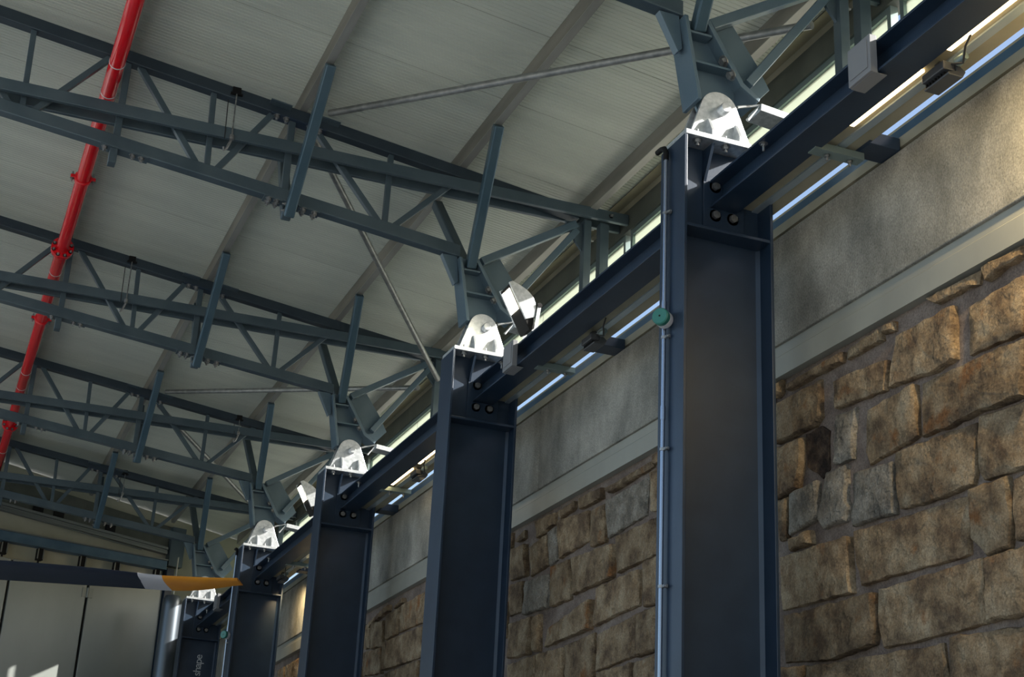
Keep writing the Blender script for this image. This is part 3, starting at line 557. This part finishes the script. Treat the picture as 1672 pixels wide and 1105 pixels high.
for y in (10.72, 11.22, 15.28, 18.75, 19.4, 22.6):
    part('hanger_ring', MB().tube([(rx, y-.006, rz), (rx, y+.006, rz)], .0655, 28).tube([(rx, y, rz+.064), (rx+.02, y, ZP(rx)-.01)], .005, 6), 'white', r, smooth=True)

# lifting slings clamped to the top chords
for i, x, s in ((1, 1.62, 'second truss, left of its fly brace'), (2, 1.36, 'third truss'), (3, 3.40, 'fourth truss near its right end'), (4, 2.47, 'farthest truss')):
    y = Y0+4*i+.05; zz = zt(x)
    k = thing('hanging_sling', 'thin rod sling with hook hanging from the '+s, 'sling', (x, y, zz), 'slings hanging from the trusses')
    part('clamp', MB().box(x-.035, x+.035, y-.062, y-.05, zz-.07, zz+.0).box(x-.05, x+.05, y-.075, y-.045, zz-.075, zz-.06), 'black', k)
    part('rod', MB().tube([(x, y-.07, zz-.07), (x-.005, y-.13, zi(x)-.0)], .006, 8), 'bolt', k)
    part('rod', MB().tube([(x-.06, y-.055, zz-.13), (x-.06, y-.13, zi(x)-.02)], .004, 8), 'cable', k)
    part('hook', MB().tube([(x-.005, y-.13, zi(x)+.02), (x-.005, y-.13, zi(x)-.02)], .02, 12).tube([(x-.005, y-.13, zi(x)-.02), (x-.035, y-.13, zi(x)-.11), (x-.055, y-.13, zi(x)-.13), (x-.06, y-.13, zi(x)-.10)], .011, 8), 'bolt', k, smooth=True)

# ---------------------------------------------------------------- sliding door leaves on the end wall
for s0, s1, s in ((-2.535, -1.275, 'wide grey sheet door leaf left of the hinge, lower left corner'), (-1.235, .03, 'grey sheet door leaf beside the round pole'), (-3.83, -2.575, 'grey sheet door leaf cut off by the left picture edge')):
    d = thing('door_leaf', s, 'door', tuple(W((s0+s1)/2, 0, .02)), 'sliding sheet door leaves')
    part('leaf', eb(MB(), s0, s1, 0, .06, .02, 6.62), 'door', d, .012)
    part('seal', eb(MB(), s0-.018, s0-.001, .012, .05, .02, 6.6), 'gap', d)
    for sh in (s0+.4, s1-.15):
        part('trolley', eb(eb(MB(), sh-.05, sh+.05, -.05, .05, 6.66, 6.85), sh-.012, sh+.012, .0, .04, 6.62, 6.67), 'black', d, .004)
        for e in (-.045, .045): part('trolley_cheek', eb(MB(), sh+e-.008, sh+e+.008, -.065, -.05, 6.68, 6.84), 'alu', d)
    if s1 == .03: dl = d
hg = link('hinge', None, dl, W(-1.255, -.01, 6.2)-dl.location)
for a, b2 in ((-1.345, -1.262), (-1.25, -1.165)): part('hinge_leaf', eb(MB(), a, b2, -.012, -.001, 6.2, 6.36), 'alu', hg, .002)
part('hinge_knuckle', MB().tube([W(-1.256, -.018, 6.2), W(-1.256, -.018, 6.36)], .016, 12), 'alu', hg)
rl = thing('door_rail', 'dark teal door rail above the sheet door leaves', 'rail', tuple(W(-3, -.05, 6.86)))
part('rail_web', eb(MB(), -8, .02, -.07, .07, 6.88, 7.02), 'bluesteel', rl, .004)
part('rail_flange', eb(MB(), -8, .02, -.10, .10, 7.02, 7.04), 'alu', rl, .002)
part('rail_flange', eb(MB(), -8, .02, -.09, .09, 6.865, 6.88), 'bluesteel', rl, .002)
px, py = 3.665, Y0+17.5
po = thing('round_pole', 'round steel pole beside the sheet door, left of the farthest column', 'pole', (px, py, 0))
part('shaft', MB().tube([(px, py, 0), (px, py, 6.1), (px, py, 6.2), (px, py, 6.26), (px, py, 6.28)], [.155, .155, .15, .12, .05], 32), 'polesteel', po, smooth=True)
part('hanger', MB().tube([(px, py, 6.27), (px, py, 6.9)], .015, 10), 'alu', po)
part('side_tube', MB().tube([(px+.175, py-.04, 0), (px+.175, py-.04, 6.0)], .012, 10), 'conduit', po)

# ---------------------------------------------------------------- rotor blade reaching in from the left
BL = Vector((.93483, -.35511, 0)); BC = Vector((-.34601, -.91087, .22495)); BT = Vector((2.6539, 13.8748, 4.4596)); BNn = BL.cross(BC).normalized()
top = [(-7.2, .20), (-2.179, .186), (-1.562, .150), (-1.074, .090), (-.874, .052), (-.691, .030), (-.328, .036), (-.10, .052), (0, .060)]
bot = [(-7.2, -.24), (-2.29, -.249), (-1.653, -.267), (-.91, -.287), (-.698, -.300), (-.52, -.282), (-.369, -.247), (-.184, -.178), (0, -.092)]
def interp(t_, s):
    for (a, b2), (c, d) in zip(t_[:-1], t_[1:]):
        if s <= c+1e-9: return b2+(d-b2)*(s-a)/(c-a)
    return t_[-1][1]
rb = thing('rotor_blade', 'dark rotor blade with white band and orange tip reaching in from the left', 'rotor blade', tuple(BT-BL*6.5))
def bladepart(name, sa, sb, m, skew):
    ss = [sa+(sb-sa)*k/14 for k in range(15)]; mb = MB(); v = []; prof = [(0, 0), (.04, .014), (.15, .024), (.35, .026), (.7, .014), (1, .002), (1, -.002), (.7, -.008), (.35, -.013), (.15, -.012), (.04, -.008)]
    for k, s in enumerate(ss):
        a = interp(top, s); b2 = interp(bot, s)
        sk = skew[0] if k == 0 else skew[1] if k == 14 else 0
        for c, h in prof: v.append(BT+BL*(s+sk*c)+BC*(a+(b2-a)*c)+BNn*h*(1 if s < -.3 else .6))
    n = len(prof); f = [(i*n+j, i*n+(j+1) % n, (i+1)*n+(j+1) % n, (i+1)*n+j) for i in range(14) for j in range(n)]
    mb.add(v, f+[list(range(n))[::-1], list(range(14*n, 15*n))]); part(name, mb, m, rb, smooth=True)
bladepart('blade_body', -6.3, -.93, 'blade', (0, .06)); bladepart('white_band', -.93, -.705, 'bladewhite', (.06, .05)); bladepart('orange_tip', -.705, 0, 'orange', (.05, .04))
hb = BT-BL*6.5
part('hub', MB().tube([hb-Vector((0, 0, .12)), hb+Vector((0, 0, .1))], .28, 24), 'darkgrey', rb, smooth=True)
part('mast', MB().tube([(hb.x, hb.y, 0), (hb.x, hb.y, hb.z-.1)], .09, 20), 'darkgrey', rb, smooth=True)
